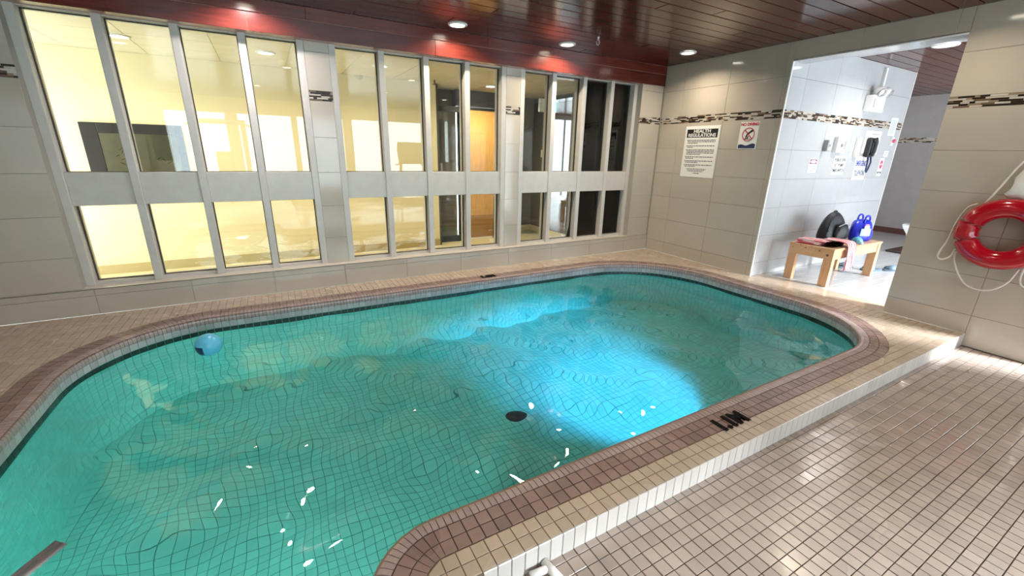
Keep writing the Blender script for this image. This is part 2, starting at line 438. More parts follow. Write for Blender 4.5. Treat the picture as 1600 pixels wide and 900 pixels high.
# underwater lamp on the near wall
lp = (-2.2, -3.062, -.50)
t = thing('pool_lamp', 'round underwater lamp set in the near pool wall', 'light', lp)
MB().lathe([(.0, .03), (.09, .028), (.10, .0)], axis='y', seg=24).build('lens', mat('lit pool lens', (1, 1, 1), .3, emit=(.45, .8, 1), estr=4), t, smooth=True)
MB().lathe([(.10, .0), (.105, .03), (.125, .025), (.13, .0)], axis='y', seg=24).build('rim', STEEL, t, smooth=True)
l = bpy.data.lights.new('pool_lamp_light', 'SPOT'); l.energy = 340; l.color = (.12, .52, 1.0); l.spot_size = 1.28; l.spot_blend = 1.0; l.shadow_soft_size = .08
o = link('pool_lamp_light', l, t, (0, .06, 0)); o.rotation_euler = Vector((-.08, 1.30, -.84)).to_track_quat('-Z', 'Y').to_euler()
lp = (-5.15, -3.89, -.55)  # fill lamp added out of view to brighten the left of the pool
t = thing('pool_lamp', 'unseen underwater fill lamp added at the end wall of the pool arm', 'light', lp)
MB().lathe([(.0, .03), (.09, .028), (.10, .0)], axis='y', seg=24).build('lens', mat('added pool fill lens', (1, 1, 1), .3, emit=(.8, 1, .95), estr=4), t, smooth=True)
MB().lathe([(.10, .0), (.105, .03), (.125, .025), (.13, .0)], axis='y', seg=24).build('rim', STEEL, t, smooth=True)
l = bpy.data.lights.new('pool_lamp_light', 'SPOT'); l.energy = 85; l.color = (.75, 1.0, .92); l.spot_size = 2.6; l.spot_blend = .8; l.shadow_soft_size = .08
o = link('pool_lamp_light', l, t, (0, .06, 0)); o.rotation_euler = Vector((.40, 1, -.45)).to_track_quat('-Z', 'Y').to_euler()
# water surface with ripples
gx, gy = .022, .022; nx, ny = int(5.5/gx), int(3.55/gy)
X, Y = np.meshgrid(-5.87+np.arange(nx+1)*gx, -3.93+np.arange(ny+1)*gy, indexing='ij')
Z = np.zeros_like(X)
for k in range(46):
    wl = math.exp(rng.uniform(math.log(.20), math.log(1.1))); a = rng.uniform(0, 2*math.pi); ph = rng.uniform(0, 6.28)
    wx, wy = rng.normal(0, .12, 2)
    Z += .00085*wl**.95/.45*np.sin(2*math.pi/wl*(X*math.cos(a)+Y*math.sin(a))+ph+1.3*np.sin(1.7*X+2.1*Y+wx*9))
P2 = np.stack([X.ravel(), Y.ravel()], 1); sd = sdf(P2).reshape(X.shape)
idx = -np.ones(X.shape, int); vs = []; fs = []
keep = sd < .02
use = np.zeros_like(keep)
cellk = keep[:-1, :-1] | keep[1:, :-1] | keep[:-1, 1:] | keep[1:, 1:]
for i, j in zip(*np.nonzero(cellk)):
    q = []
    for a, b in ((i, j), (i+1, j), (i+1, j+1), (i, j+1)):
        if idx[a, b] < 0: idx[a, b] = len(vs); vs.append((X[a, b], Y[a, b], WATERZ+Z[a, b]))
        q.append(int(idx[a, b]))
    fs.append(tuple(q))
water = MB().add(vs, fs).build('pool_water', WATER, smooth=True)
tag(water, 'rippled turquoise water filling the pool', 'water', kind='stuff')

# ------------------------------------------------------------------ walls
ROWS = [-.154, .151, .456, .761, 1.066, 1.371, 1.676, None, 1.756, 2.061, 2.366]
def sub(rects, h):
    out = []
    for (a0, a1, z0, z1) in rects:
        b0, b1, y0, y1 = h
        if b0 >= a1 or b1 <= a0 or y0 >= z1 or y1 <= z0: out.append((a0, a1, z0, z1)); continue
        if a0 < b0: out.append((a0, b0, z0, z1))
        if b1 < a1: out.append((b1, a1, z0, z1))
        m0, m1 = max(a0, b0), min(a1, b1)
        if z0 < y0: out.append((m0, m1, z0, y0))
        if y1 < z1: out.append((m0, m1, y1, z1))
    return out
def tile_wall(parent, a0, a1, z0, z1, joint, M, holes=(), m=None, name='wall_tile', w=.61):
    k0 = math.floor((a0-joint)/w)-1; k1 = math.ceil((a1-joint)/w)+1
    for i in range(len(ROWS)-1):
        if ROWS[i] is None or ROWS[i+1] is None: continue
        for k in range(k0, k1):
            r = (max(joint+k*w, a0), min(joint+(k+1)*w, a1), max(ROWS[i], z0), min(ROWS[i+1], z1))
            if r[1]-r[0] < .006 or r[3]-r[2] < .006: continue
            rs = [r]
            for h in holes: rs = sub(rs, h)
            for q in rs:
                if q[1]-q[0] < .008 or q[3]-q[2] < .008: continue
                g = .0011
                MB().plate([(q[0]+g, q[2]+g), (q[1]-g, q[2]+g), (q[1]-g, q[3]-g), (q[0]+g, q[3]-g)], M, 0, .008, .0012).build(name, m or TILE_W, parent)
def mosaic(parent, a0, a1, M, z0=1.676, z1=1.756):
    b = MB(); nr = 6; h = (z1-z0)/nr
    for r in range(nr):
        x = a0-random.uniform(0, .08)
        while x < a1:
            w = random.choice((.03, .05, .07, .09)); p0, p1 = max(x, a0), min(x+w, a1)
            if p1-p0 > .004: b.plate([(p0+.0006, z0+r*h+.0006), (p1-.0006, z0+r*h+.0006), (p1-.0006, z0+(r+1)*h-.0006), (p0+.0006, z0+(r+1)*h-.0006)], M, 0, .007+random.uniform(0, .003), .0)
            x += w
    fld(b.build('mosaic_band', MOSAIC, parent))
YC, YD, ZT, WT = -1.580, -2.823, 2.190, .22
OP0, OP1 = -3.83, -4.95                                  # glazed lobby opening further along the right wall
wr = MB().box(.008, WT, YC+.012, .1, -.25, CEIL+.02).box(.008, WT, OP0, YD, -.25, CEIL+.02).box(.008, WT, YD, YC, ZT+.008, CEIL+.02)
wr.box(.008, WT, OP1, OP0, 2.15, CEIL+.02).box(.008, WT, YR, OP1, -.25, CEIL+.02)
wall_right = struct(wr.build('wall_right', GROUT_W), 'beige tiled wall with the wide doorway to the passage')
tile_wall(wall_right, OP0, .0, FLOOR, CEIL, -3.356, MYZ(.008), holes=[(YD, YC, -1, ZT), (DY-.001, .1, -1, 0.0)])
tile_wall(wall_right, DY-.02, 0.0, 0, .0, -3.356, MYZ(.008))
tile_wall(wall_right, YR, OP1, FLOOR, CEIL, -3.356, MYZ(.008))
tile_wall(wall_right, OP1, OP0, 2.15, CEIL, -3.356, MYZ(.008))
for a, b in ((YC, 0), (OP0, YD), (YR, OP1)): mosaic(wall_right, a, b, MYZ(.008))
tr = MB().box(-.004, .012, YC-.006, YC+.004, 0, ZT).box(-.004, .012, YD, YC, ZT-.004, ZT+.006)
struct(tr.build('trim_1', mat('white metal edge trim', (.85, .85, .84), .3)), 'slim white metal edging of the doorway')
# soffit of the doorway
struct(MB().box(.0, WT, YD, YC, ZT, ZT+.012).build('trim_2', LOBBYT), 'white underside of the doorway lintel')

# back wall
PZ = .2065
wb = MB().box(XL, .0, .008, .30, -.25, PZ-.006)
wb.box(XL, -5.992, .028, .30, PZ-.006, CEIL).box(-.372, .0, .028, .30, PZ-.006, CEIL)
wb.box(-4.231, -4.037, .108, .30, PZ-.006, 2.2).box(-2.281, -2.102, .108, .30, PZ-.006, 2.2).box(-6.0, -.36, .12, .30, 2.19, CEIL)
wall_back = struct(wb.build('wall_back', GROUT_W), 'low tiled wall and tiled piers carrying the window band')
tile_wall(wall_back, XL, 0, 0, PZ, -4.097, MXZ(.008))
tile_wall(wall_back, XL, -5.992, PZ, 2.137, -5.992, MXZ(.028)); mosaic(wall_back, XL, -5.992, MXZ(.028))
tile_wall(wall_back, -.372, 0, PZ, 2.137, -.372, MXZ(.028)); mosaic(wall_back, -.372, 0, MXZ(.028))
for a, b in ((-4.231, -4.037), (-2.281, -2.102)):
    tile_wall(wall_back, a, b, PZ, 2.16, a, MXZ(.108)); mosaic(wall_back, a, b, MXZ(.108))
MB().plate([(XL, .0), (0, .0), (0, .30), (XL, .30)], MXY(PZ-.006), 0, .006, .001).build('ledge', mat('cream ledge', (.60, .56, .49), .25), wall_back)

# window groups
GL, FR = .19, .10
ZL0, ZL1, ZU0, ZU1 = .229, .825, 1.069, 2.130
def window(nm, cx, label):
    root = struct(link(nm, None, None, (0, 0, 0)), label)
    for i, c in enumerate(cx):
        w0, w1 = (.0275, .0275)
        bevel(MB().box(c-w0, c+w1, FR, .26, PZ, ZU1+.03).build('mullion', PAINT_F, root), .004)
    for i in range(len(cx)-1):
        a, b = cx[i]+.0275, cx[i+1]-.0275
        bevel(MB().box(a, b, FR+.012, .25, ZL1, ZU0).build('rail_panel', PAINT_F, root), .003)
        MB().box(a, b, FR+.02, .25, ZU1, ZU1+.06).build('head_rail', PAINT_F, root)
        MB().box(a, b, FR+.03, .25, PZ, ZL0).build('sill_rail', PAINT_F, root)
        for z0, z1 in ((ZL0, ZL1), (ZU0, ZU1)):
            p = MB().box(a, b, GL, GL+.004, z0, z1).build('pane', GLASS, root)
            g = MB().box(a, a+.006, GL-.01, GL+.012, z0, z1).box(b-.006, b, GL-.01, GL+.012, z0, z1).box(a+.006, b-.006, GL-.01, GL+.012, z0, z0+.004).box(a+.006, b-.006, GL-.01, GL+.012, z1-.005, z1)
            g.build('gasket', GASKET, p)
    return root
window('window_1', (-5.965, -5.540, -5.108, -4.678, -4.258), 'four-bay grey framed window beside the wide blank tiled wall')
window('window_2', (-4.010, -3.590, -3.163, -2.732, -2.308), 'four-bay grey framed window between the two narrow tiled piers')
window('window_3', (-2.075, -1.656, -1.218, -.788, -.400), 'four-bay grey framed window beside the room corner')

# fascia boards and ceiling
fa = MB().box(XL, 0, .012, .12, 2.137, CEIL)
fascia = struct(fa.build('trim_3', WOOD_G), 'dark red mahogany fascia boards above the windows')
for z0, z1, cuts in ((2.137, 2.268, (-7.4, -5.45, -4.62, -3.10, -1.62, -.93, -.62, 0)), (2.272, CEIL, (-7.4, -6.3, -4.2, -2.55, -1.1, 0))):
    for a, b in zip(cuts[:-1], cuts[1:]):
        bevel(MB().box(a+.001, b-.001, .0, .014, z0, z1-.002).build('fascia_board', WOOD_F, fascia), .002)
ce = MB().box(XL-.15, .22, YR-.15, .30, CEIL+.010, CEIL+.08)
ceiling = struct(ce.build('ceiling', WOOD_G), 'dark mahogany plank ceiling over the pool')
def planks(parent, x0, x1, y0, y1, z, L=2.4, w=.1365, off=0.0):
    k = 0; y = off
    while y > y1:
        ya, yb = min(y, y0), max(y-w, y1)
        if ya-yb > .02:
            x = x0-random.uniform(0, L)
            while x < x1:
                a, b = max(x, x0), min(x+L, x1)
                if b-a > .02:
                    h = random.uniform(-.0008, .0008)
                    bm = MB().plate([(a+.001, -yb-.005), (b-.001, -yb-.005), (b-.001, -ya+.005), (a+.001, -ya+.005)], lambda u, v, q, z=z+h: (u, -v, z-q), -.012, 0, .004)
                    bm.f = [tuple(reversed(f)) for f in bm.f]; bm.build('plank', WOOD_C, parent)
                x += L
        y -= w; k += 1
planks(ceiling, XL, 0, 0, YR, CEIL)

# enclosing walls behind the camera, with the daylit windows
wl = struct(MB().box(XL-.15, XL, YR, .3, -.25, CEIL+.05).build('wall_left', TILE_W), 'beige side wall beyond the pool')
re = MB(); RZ0, RZ1 = .30, 2.02
re.box(XL, 0, YR-.15, YR, -.25, RZ0).box(XL, 0, YR-.15, YR, RZ1, CEIL+.05)
cols = [(XL, -6.5), (-5.35, -5.10), (-3.95, -3.82), (-2.72, -2.50), (-1.75, -1.62), (-.35, 0)]
for a, b in cols: re.box(a, b, YR-.15, YR, RZ0, RZ1)
TINT = bpy.data.materials.new('tinted rear glass'); TINT.use_nodes = True; _n = TINT.node_tree.nodes; _n.clear()
_o = _n.new('ShaderNodeOutputMaterial'); _t = _n.new('ShaderNodeBsdfTransparent'); _t.inputs[0].default_value = (.90, .92, .92, 1); TINT.node_tree.links.new(_t.outputs[0], _o.inputs[0])
wall_rear = struct(re.build('wall_rear', mat('pale plaster', (.62, .60, .55), .6)), 'rear wall with daylit windows behind the pool')
for (a0, a1), (b0, b1) in zip(cols[:-1], cols[1:]): MB().box(a1, b0, YR-.08, YR-.076, RZ0, RZ1).build('pane', TINT, wall_rear)

# ------------------------------------------------------------------ lobby / passage through the doorway
LX, FX = 2.760, 5.4
pf = MB().box(.012, FX, -6.5, .6, -.06, -.004)
pfloor = struct(pf.build('floor_passage', mat('passage grout', (.45, .43, .42), .5)), 'pale tiled floor of the bright passage')
b = MB()
for i in range(0, 34):
    for j in range(0, 34):
        x, y = WT+.03+i*.1044, YC-j*.104
        if x > 3.6 or y < -4.8: continue
        b.plate([(x+.0012, y-.1028), (x+.1032, y-.1028), (x+.1032, y-.0012), (x+.0012, y-.0012)], MXY(-.004), 0, .004, .0005)
fld(b.build('passage_tile_field', LOBBYT, pfloor))
MB().plate([(.0, YD), (WT+.03, YD), (WT+.03, YC), (.0, YC)], MXY(-.004), 0, .003, .0).build('threshold', BEIGET, pfloor)
wp = struct(MB().box(WT, LX, YC+.008, YC+.2, -.05, CEIL+.05).box(0.008, WT, YC+.008, YC+.05, 0, CEIL).build('wall_passage', GROUT_W), 'bright white tiled passage wall carrying signs and fittings')
tile_wall(wp, 0.0, LX, 0, CEIL, .30, MXZ(YC+.008), m=LOBBYT); mosaic(wp, 0, LX, MXZ(YC+.008))
MB().box(LX-.008, LX+.004, YC-.004, YC+.2, 0, CEIL).build('edge_trim', WHITE, wp)
wf = struct(MB().box(FX, FX+.1, -6.5, .7, -.05, CEIL+.05).build('wall_far', GREYW), 'grey wall at the far end of the passage')
mosaic(wf, -3, .6, MYZ(FX), 1.60, 1.68)
MB().box(FX-.012, FX, -6.5, .6, 0, .10).build('baseboard', mat('dark red brown base', (.10, .035, .03), .5), wf)
struct(MB().box(LX, FX, .5, .65, -.05, CEIL+.05).build('wall_recess', GREYW), 'grey side wall of the recess beyond the passage')
pc = struct(MB().box(.0, FX, -6.5, .6, CEIL+.012, CEIL+.06).build('ceiling_passage', LOBBYT), 'passage ceiling, pale strip then mahogany planks')
MB().box(.0, 1.26, -6.5, YC, CEIL+.002, CEIL+.012).build('pale_strip', LOBBYT, pc)
planks(pc, 1.27, FX, .6, -6.5, CEIL, off=.6)
gl = MB(); gl.box(0, .25, -6.65, -6.5, -.05, CEIL+.05).box(5.3, FX, -6.65, -6.5, -.05, CEIL+.05).box(.25, 5.3, -6.65, -6.5, 2.25, CEIL+.05)
wq = struct(gl.build('wall_lobby', mat('pale plaster', (.62, .60, .55), .6)), 'lobby end wall with full height glazing')
for k in range(3): MB().box(2.45+k*.98, 2.50+k*.98, -6.60, -6.55, 0, 2.25).build('glazing_bar', STEEL, wq)

# ------------------------------------------------------------------ corridor behind the windows
CW, CC = 1.80, 2.165
struct(MB().box(XL, .3, .30, 2.9, FLOOR-.05, FLOOR).build('floor_corridor', mat('cream corridor floor', (.70, .60, .36), .35, noise=.05)), 'cream corridor floor behind the windows')
cw = struct(MB().box(XL, -2.47, CW, CW+.2, FLOOR, CC+.1).build('wall_corridor', CREAM), 'cream corridor wall seen through the windows')
MB().box(XL, -2.47, CW-.014, CW, FLOOR, FLOOR+.10).build('baseboard', mat('tan baseboard', (.50, .40, .20), .5), cw)
cc = struct(MB().box(XL, .3, .26, 2.9, CC, CC+.1).build('ceiling_corridor', CREAM_C), 'cream panelled corridor ceiling')
for k in range(5):
    for i in range(12):
        x0 = XL+i*.62
        MB().box(x0+.003, x0+.615, .30+k*.5, .30+k*.5+.494, CC-.008, CC).build('ceiling_panel', CREAM_C, cc)
dw = MB().box(-2.47, -2.44, CW, 2.35, FLOOR, CC).box(-2.47, -1.98, 2.30, 2.35, FLOOR, CC).box(-1.22, -.46, 2.44, 2.5, FLOOR, CC).box(-1.24, -1.20, 2.10, 2.5, FLOOR, CC).box(-.46, -.42, .31, 2.5, FLOOR, CC)
dw.box(-2.02, -1.20, 2.16, 2.3, 1.93, CC)
dwall = struct(dw.build('wall_foyer', DARKW), 'charcoal walls of the dark foyer behind the corner window')
MB().box(-1.20, -.46, 2.425, 2.44, FLOOR, FLOOR+.1).box(-.475, -.46, .9, 2.425, FLOOR, FLOOR+.1).build('baseboard', CREAM, dwall)
MB().box(-.4745, -.461, .32, .86, FLOOR, 1.9).build('olive_panel', OLIVE, dwall)
# dark glazed door
t = thing('glazed_door', 'dark framed glazed door beside the oak door', 'door', (-2.22, 1.97, FLOOR))
bevel(MB().box(-.23, -.19, 0, .04, 0, 2.0).box(.16, .21, 0, .04, 0, 2.0).box(-.19, .16, 0, .04, 1.92, 2.0).box(-.19, .16, 0, .04, 0, .10).build('frame', BLACK, t), .003)
MB().box(-.19, .16, .018, .022, .10, 1.92).build('pane', GLASS, t)
MB().box(-.16, -.13, -.04, -.015, .9, 1.2).box(-.155, -.135, -.02, 0, .92, .94).box(-.155, -.135, -.02, 0, 1.16, 1.18).build('handle', STEEL, t)
# oak door
t = thing('oak_door', 'honey coloured oak door seen through the window beside the second pier', 'door', (-1.60, 2.12, FLOOR))
bevel(MB().box(-.37, .37, 0, .045, .005, 1.98).build('leaf', DOORW, t), .003)
MB().box(-.37, .37, -.004, 0, .01, .38).build('kick_plate', mat('dark oak kick plate', (.42, .22, .07), .4, noise=.1), t)
MB().box(-.41, -.37, -.01, .06, 0, 2.02).box(.37, .40, -.01, .06, 0, 2.02).box(-.37, .37, -.01, .06, 1.98, 2.02).build('door_frame', BLACK, t)
MB().lathe([(0, -.05), (.022, -.05), (.028, -.035), (.012, -.02), (.012, 0)], (.30, 0, 1.0), 'y', 14).build('knob', STEEL, t, smooth=True)
# wire rack with a yellow hanging bag before the door
t = thing('wire_rack', 'narrow black wire rack standing before the oak door', 'rack', (-1.36, 1.93, FLOOR))
r = MB()
for sx in (-.10, .10):
    for sy in (-.07, .07): r.tube([(sx, sy, 0), (sx*.75, sy, 1.62)], .007, 6)
r.build('upright', BLACK, t)
for z in (.25, .7, 1.12, 1.26, 1.40):
    q = 1-.25*z/1.62
    MB().tube([(-.10*q, -.07, z), (.10*q, -.07, z), (.10*q, .07, z), (-.10*q, .07, z)], .006, 6, closed=True).build('shelf_rail', BLACK, t)
bg_ = MB().lathe([(0, -.13), (.05, -.115), (.075, -.05), (.078, .02), (.06, .09), (.02, .125), (0, .13)], seg=16).build('yellow_bag', mat('yellow vinyl', (.85, .62, .03), .4), smooth=True)
bg_.location = (-1.36, 1.77, 1.46); tag(bg_, 'bright yellow rounded bag hanging on the black wire rack', 'bag')
# exit sign, notice, switch, framed board
t = thing('exit_sign', 'green and white illuminated exit sign hanging under the corridor ceiling', 'sign', (-.86, 1.40, 1.95))
bevel(MB().box(-.17, .17, -.02, .02, -.09, .09).build('case', WHITE, t), .004)
MB().box(-.03, .13, -.023, -.02, -.075, .075).build('green_panel', mat('lit green panel', (0, .5, .42), .4, emit=(0, .75, .62), estr=1.6), t)
rm = MB().obox((.0, -.0245, .045), (.012, 0, 0), (0, .0008, 0), (0, 0, .012)).obox((.0, -.0245, .008), (.012, 0, .004), (0, .0008, 0), (.004, 0, .025)).obox((.02, -.0245, -.035), (.02, 0, -.02), (0, .0008, 0), (.004, 0, .005)).obox((-.02, -.0245, -.04), (.018, 0, .016), (0, .0008, 0), (.004, 0, -.005))
rm.v = [(x+.05, y, z) for x, y, z in rm.v]; fld(rm.build('running_figure', WHITE, t)); MB().box(-.006, .006, -.006, .006, .09, .215).build('hanger', STEEL, t)
p = at(921, 152, 0, -.46)
t = thing('foyer_notice', 'small cream notice high on the dark foyer wall', 'sign', (-.462, p[1], p[2]))
MB().box(-.006, 0, -.09, .09, -.06, .06).build('card', mat('cream card', (.75, .70, .45), .5), t)
q = MB()
for k in range(4): q.box(-.0068, -.006, -.07, .07-.03*(k % 2), .036-k*.026, .044-k*.026)
fld(q.build('print', BLACK, t))
p = at(847, 240, 0, -.46)
t = thing('light_switch', 'ivory light switch plate on the dark foyer wall', 'switch', (-.460, p[1], p[2]))
bevel(MB().box(-.006, 0, -.035, .035, -.06, .06).build('plate', mat('ivory plastic', (.80, .74, .55), .4), t), .002)
MB().box(-.012, -.006, -.008, .008, -.018, .018).build('toggle', WHITE, t)
p0, p1 = at(122, 190, 1, CW), at(282, 192, 1, CW)
t = thing('notice_board', 'black framed glazed notice board hung on the cream corridor wall', 'board', (p0[0], CW, .86))
wbd, hbd = p1[0]-p0[0], p0[2]-.86
fm = MB().box(0, .13, -.03, 0, 0, hbd).box(wbd-.06, wbd, -.03, 0, 0, hbd).box(.13, wbd-.06, -.03, 0, hbd-.10, hbd).box(.13, wbd-.06, -.03, 0, 0, .06)
bevel(fm.build('frame', BLACK, t), .004)
MB().box(.13, wbd-.06, -.012, 0, .06, hbd-.10).build('backing_paper', mat('faded paper', (.52, .48, .33), .6, noise=.12, nscale=12), t)
ink = MB()
for k in range(16):
    a = random.uniform(0, 3.1); ink.obox((random.choice((.32, .62))+random.gauss(0, .04), -.0125, .26+random.gauss(0, .05)), (.02*math.cos(a), 0, .02*math.sin(a)), (0, .0006, 0), (-.003*math.sin(a), 0, .003*math.cos(a)))
fld(ink.build('ink_drawing', BLACK, t))
MB().box(.13, wbd-.06, -.022, -.019, .06, hbd-.10).build('pane', GLASS, t)
# corridor ceiling fittings
def downlight(x, y, z, energy, label, group, col=(1, .86, .66), r=.075, lens=LENS, spread=150, name='downlight'):
    t = thing(name, label, 'light', (x, y, z), group)
    MB().lathe([(r*.84, -.004), (r*.88, -.012), (r*1.12, -.010), (r*1.18, 0)], seg=28).build('trim_ring', WHITE, t, smooth=True)
    MB().lathe([(0, -.014), (r*.5, -.012), (r*.86, -.004)], seg=28).build('lens', lens, t, smooth=True)
    l = bpy.data.lights.new(name+'_light', 'AREA'); l.shape = 'DISK'; l.size = r*1.5; l.energy = energy; l.color = col; l.spread = math.radians(spread)
    o = link(name+'_light', l, t, (0, 0, -.018)); return t
for k, x in enumerate((-6.7, -5.6, -4.5, -3.4)):
    downlight(x, .95, CC-.008, 7, 'round downlight in the cream corridor ceiling', 'corridor downlights', col=(1, .82, .52))
downlight(-1.75, 1.55, CC-.008, 20, 'round downlight in the foyer ceiling before the oak door', None, col=(1, .82, .52))
p = at(560, 118, 2, CC-.008)
t = thing('smoke_detector', 'small round smoke detector on the corridor ceiling', 'detector', tuple(p))
MB().lathe([(0, -.04), (.03, -.038), (.05, -.022), (.055, 0)], seg=20).build('case', mat('beige plastic', (.55, .48, .33), .5), t, smooth=True)
MB().lathe([(0, -.047), (.015, -.045), (.018, -.038)], seg=14).build('sensor', GREYM, t, smooth=True)
p = at(679, 128, 2, CC-.03)
t = thing('sprinkler', 'brass sprinkler head under the corridor ceiling', 'sprinkler', (p[0], p[1], CC-.008))
MB().tube([(0, 0, 0), (0, 0, -.05)], .010, 8).build('pipe', KNOT, t); MB().lathe([(0, -.055), (.03, -.055), (.03, -.05), (0, -.05)], seg=14).build('deflector', KNOT, t)

# ------------------------------------------------------------------ pool room lamps
G = 'ceiling downlights over the pool'
downlight(-2.969, -.235, CEIL, 12, 'warm round downlight near the fascia over the middle window', None)
downlight(-1.739, -.215, CEIL, 12, 'warm round downlight near the fascia over the window beside the corner', None)
downlight(-.441, -.669, CEIL, 8, 'warm round downlight beside the tiled right wall corner', None)
downlight(-4.62, -.225, CEIL, 12, 'bright downlight near the fascia over the four-bay window by the blank wall', None, col=(1, .9, .9))
for x, y in ((-.54, -2.93), (-2.4, -2.75), (-4.2, -2.75), (-5.9, -2.2), (-2.4, -4.6), (-4.6, -5.2), (-1.0, -5.0)):
    downlight(x, y, CEIL, 5, 'round downlight in the mahogany ceiling toward the rear of the room', 'rear ceiling downlights')
downlight(1.261, -2.285, CEIL, 12, 'round downlight in the passage ceiling', None, col=(1, .95, .9), lens=LENSC, r=.09)
p = at(935, 58, 2, CEIL)
t = thing('ceiling_hook', 'small steel ring hook hanging from the mahogany ceiling', 'hook', (p[0], p[1], CEIL))
MB().tube([(.018*math.cos(a), 0, -.045+.024*math.sin(a)) for a in np.linspace(0, 2*math.pi, 16, endpoint=False)], .003, 6, closed=True).build('ring', STEEL, t, smooth=True)
MB().lathe([(0, -.022), (.006, -.02), (.014, 0)], seg=12).build('eye_plate', STEEL, t)

# ------------------------------------------------------------------ wall signs
def place(o, origin, facing):
    if facing == '-x': M = Matrix([[0, 0, -1, origin[0]], [-1, 0, 0, origin[1]], [0, 1, 0, origin[2]], [0, 0, 0, 1]])
    else: M = Matrix([[1, 0, 0, origin[0]], [0, 0, -1, origin[1]], [0, 1, 0, origin[2]], [0, 0, 0, 1]])
    o.matrix_world = M; return o
def board(name, label, w, h, origin, facing, m=WHITEP, r=0.0):
    t = thing(name, label, 'sign'); place(t, origin, facing)
    bevel(MB().box(-w/2, w/2, -h/2, h/2, 0, .004).build('panel', m, t), .001, 1)
    return t
def flat(parent, name, m, parts, z=.0045):
    b = MB()
    for x0, x1, y0, y1 in parts: b.box(x0, x1, y0, y1, .0035, z)
    o = b.build(name, m, parent)
    if len(parts) > 1: fld(o)
    return o
def words(x0, x1, y, h):
    out = []; x = x0
    while x < x1-.004:
        w = random.uniform(.012, .040); out.append((x, min(x+w, x1), y-h/2, y+h/2)); x += w+.006
    return out
t = board('health_regulations_sign', 'tall white regulations sign with black heading and small print', .478, .598, (0, -.665, 1.336), '-x')
hd = flat(t, 'heading_block', BLACK, [(-.215, .215, .165, .262)])
bevel(hd, .012, 3)
lettering('HEALTH', .052, WHITEP, t, loc=(0, .237, .0055), sx=1.25, bold=.0016); lettering('REGULATIONS', .052, WHITEP, t, loc=(0, .191, .0055), sx=1.12, bold=.0016)
pr = []
y = .135
for n_lines in (3, 2, 4, 2, 2, 2):
    for k in range(n_lines):
        pr += words(-.20 if k == 0 else -.188, (.20 if k < n_lines-1 else random.uniform(-.10, .02)), y, .009); y -= .0172
    y -= .013
for k in range(3): pr += words(-.15+.01*k, .13-.02*k, y, .007); y -= .0145
y -= .008; pr += words(-.05, .04, y, .009)
flat(t, 'small_print', mat('print grey', (.06, .055, .05), .5), pr)
t = board('no_diving_sign', 'small white no diving sign with red ringed diver and navy wave', .214, .280, (0, -1.256, 1.512), '-x')
lettering('NO DIVING', .040, REDP, t, loc=(0, .114, .005), sx=.98, bold=.0016)
ring = MB().tube([(.066*math.cos(a), .012+.066*math.sin(a), .0045) for a in np.linspace(0, 2*math.pi, 40, endpoint=False)], .0045, 6, closed=True)
ring.obox((0, .012, .0048), (.046, -.046, 0), (.0035, .0035, 0), (0, 0, .0008)); ring.build('prohibition_ring', REDP, t)
dv = MB().obox((.012, .030, .0045), (.026, .018, 0), (-.006, .008, 0), (0, 0, .0006)).obox((-.014, .006, .0045), (.010, .022, 0), (.007, -.004, 0), (0, 0, .0006)).obox((-.022, -.022, .0045), (.005, .014, 0), (.006, -.001, 0), (0, 0, .0006)).obox((-.002, -.020, .0045), (.006, .014, 0), (.006, -.002, 0), (0, 0, .0006)).obox((.040, .050, .0045), (.010, .007, 0), (-.007, .009, 0), (0, 0, .0006)).obox((-.005, -.036, .0045), (.036, 0, 0), (0, .003, 0), (0, 0, .0006))
dv.build('diver_figure', BLACK, t)
wv = [(-.097, -.132), (.097, -.132)]+[(.097-k*.0097, -.100+.008*math.sin(k*.45)+.0006*(20-k)) for k in range(21)]
MB().plate(wv, lambda u, v, h: (u, v, h), .003, .0048).build('navy_wave', NAVY, t)
# passage wall signs
YW = YC
def rect_at(pa, pb):
    a, b = at(*pa, 1, YW), at(*pb, 1, YW); return abs(b[0]-a[0]), abs(b[2]-a[2]), ((a[0]+b[0])/2, YW, (a[2]+b[2])/2)
w, h, c = rect_at((1260, 270), (1278, 248))
t = board('caution_sign', 'small white notice with magenta oval heading by the doorway edge', w, h, c, '-y')
flat(t, 'heading_block', mat('dark magenta', (.20, .02, .12), .4), [(-w*.42, w*.42, h*.12, h*.44)])
MB().plate([(w*.36*math.cos(a), h*.28+h*.12*math.sin(a)) for a in np.linspace(0, 2*math.pi, 24, endpoint=False)], lambda u, v, q: (u, v, q), .004, .0054).build('heading_oval', mat('pale pink print', (.80, .55, .62), .4), t)
flat(t, 'small_print', GREYM, words(-w*.38, w*.3, -h*.05, .012)+words(-w*.38, w*.36, -h*.2, .012)+words(-w*.2, w*.2, -h*.36, .012))
w, h, c = rect_at((1297, 273), (1323, 244))
t = board('spa_timer_sign', 'white sign reading public spa jet pump timer switch', w, h, c, '-y')
for k, s in enumerate(('PUBLIC SPA', 'JET PUMP', 'TIMER SWITCH')): lettering(s, .052, mat('print charcoal', (.09, .09, .10), .5), t, loc=(0, h*(.28-.28*k), .005), sx=(.95, .95, .80)[k], bold=.001)
w, h, c = rect_at((1329, 281), (1358, 245))
t = board('telephone_sign', 'white sign reading emergency telephone in blue', w, h, c, '-y')
for k, s in enumerate(('EMERGENCY', 'TELEPHONE')): lettering(s, .088, (BLUEP, mat('sign slate blue', (.10, .12, .25), .4))[k], t, loc=(0, h*(.20-.42*k), .005), sx=.60, bold=.0015)
w, h, c = rect_at((1368, 275), (1382, 247))
t = board('stop_button_sign', 'narrow white sign with red octagon above the word button', w, h, c, '-y')
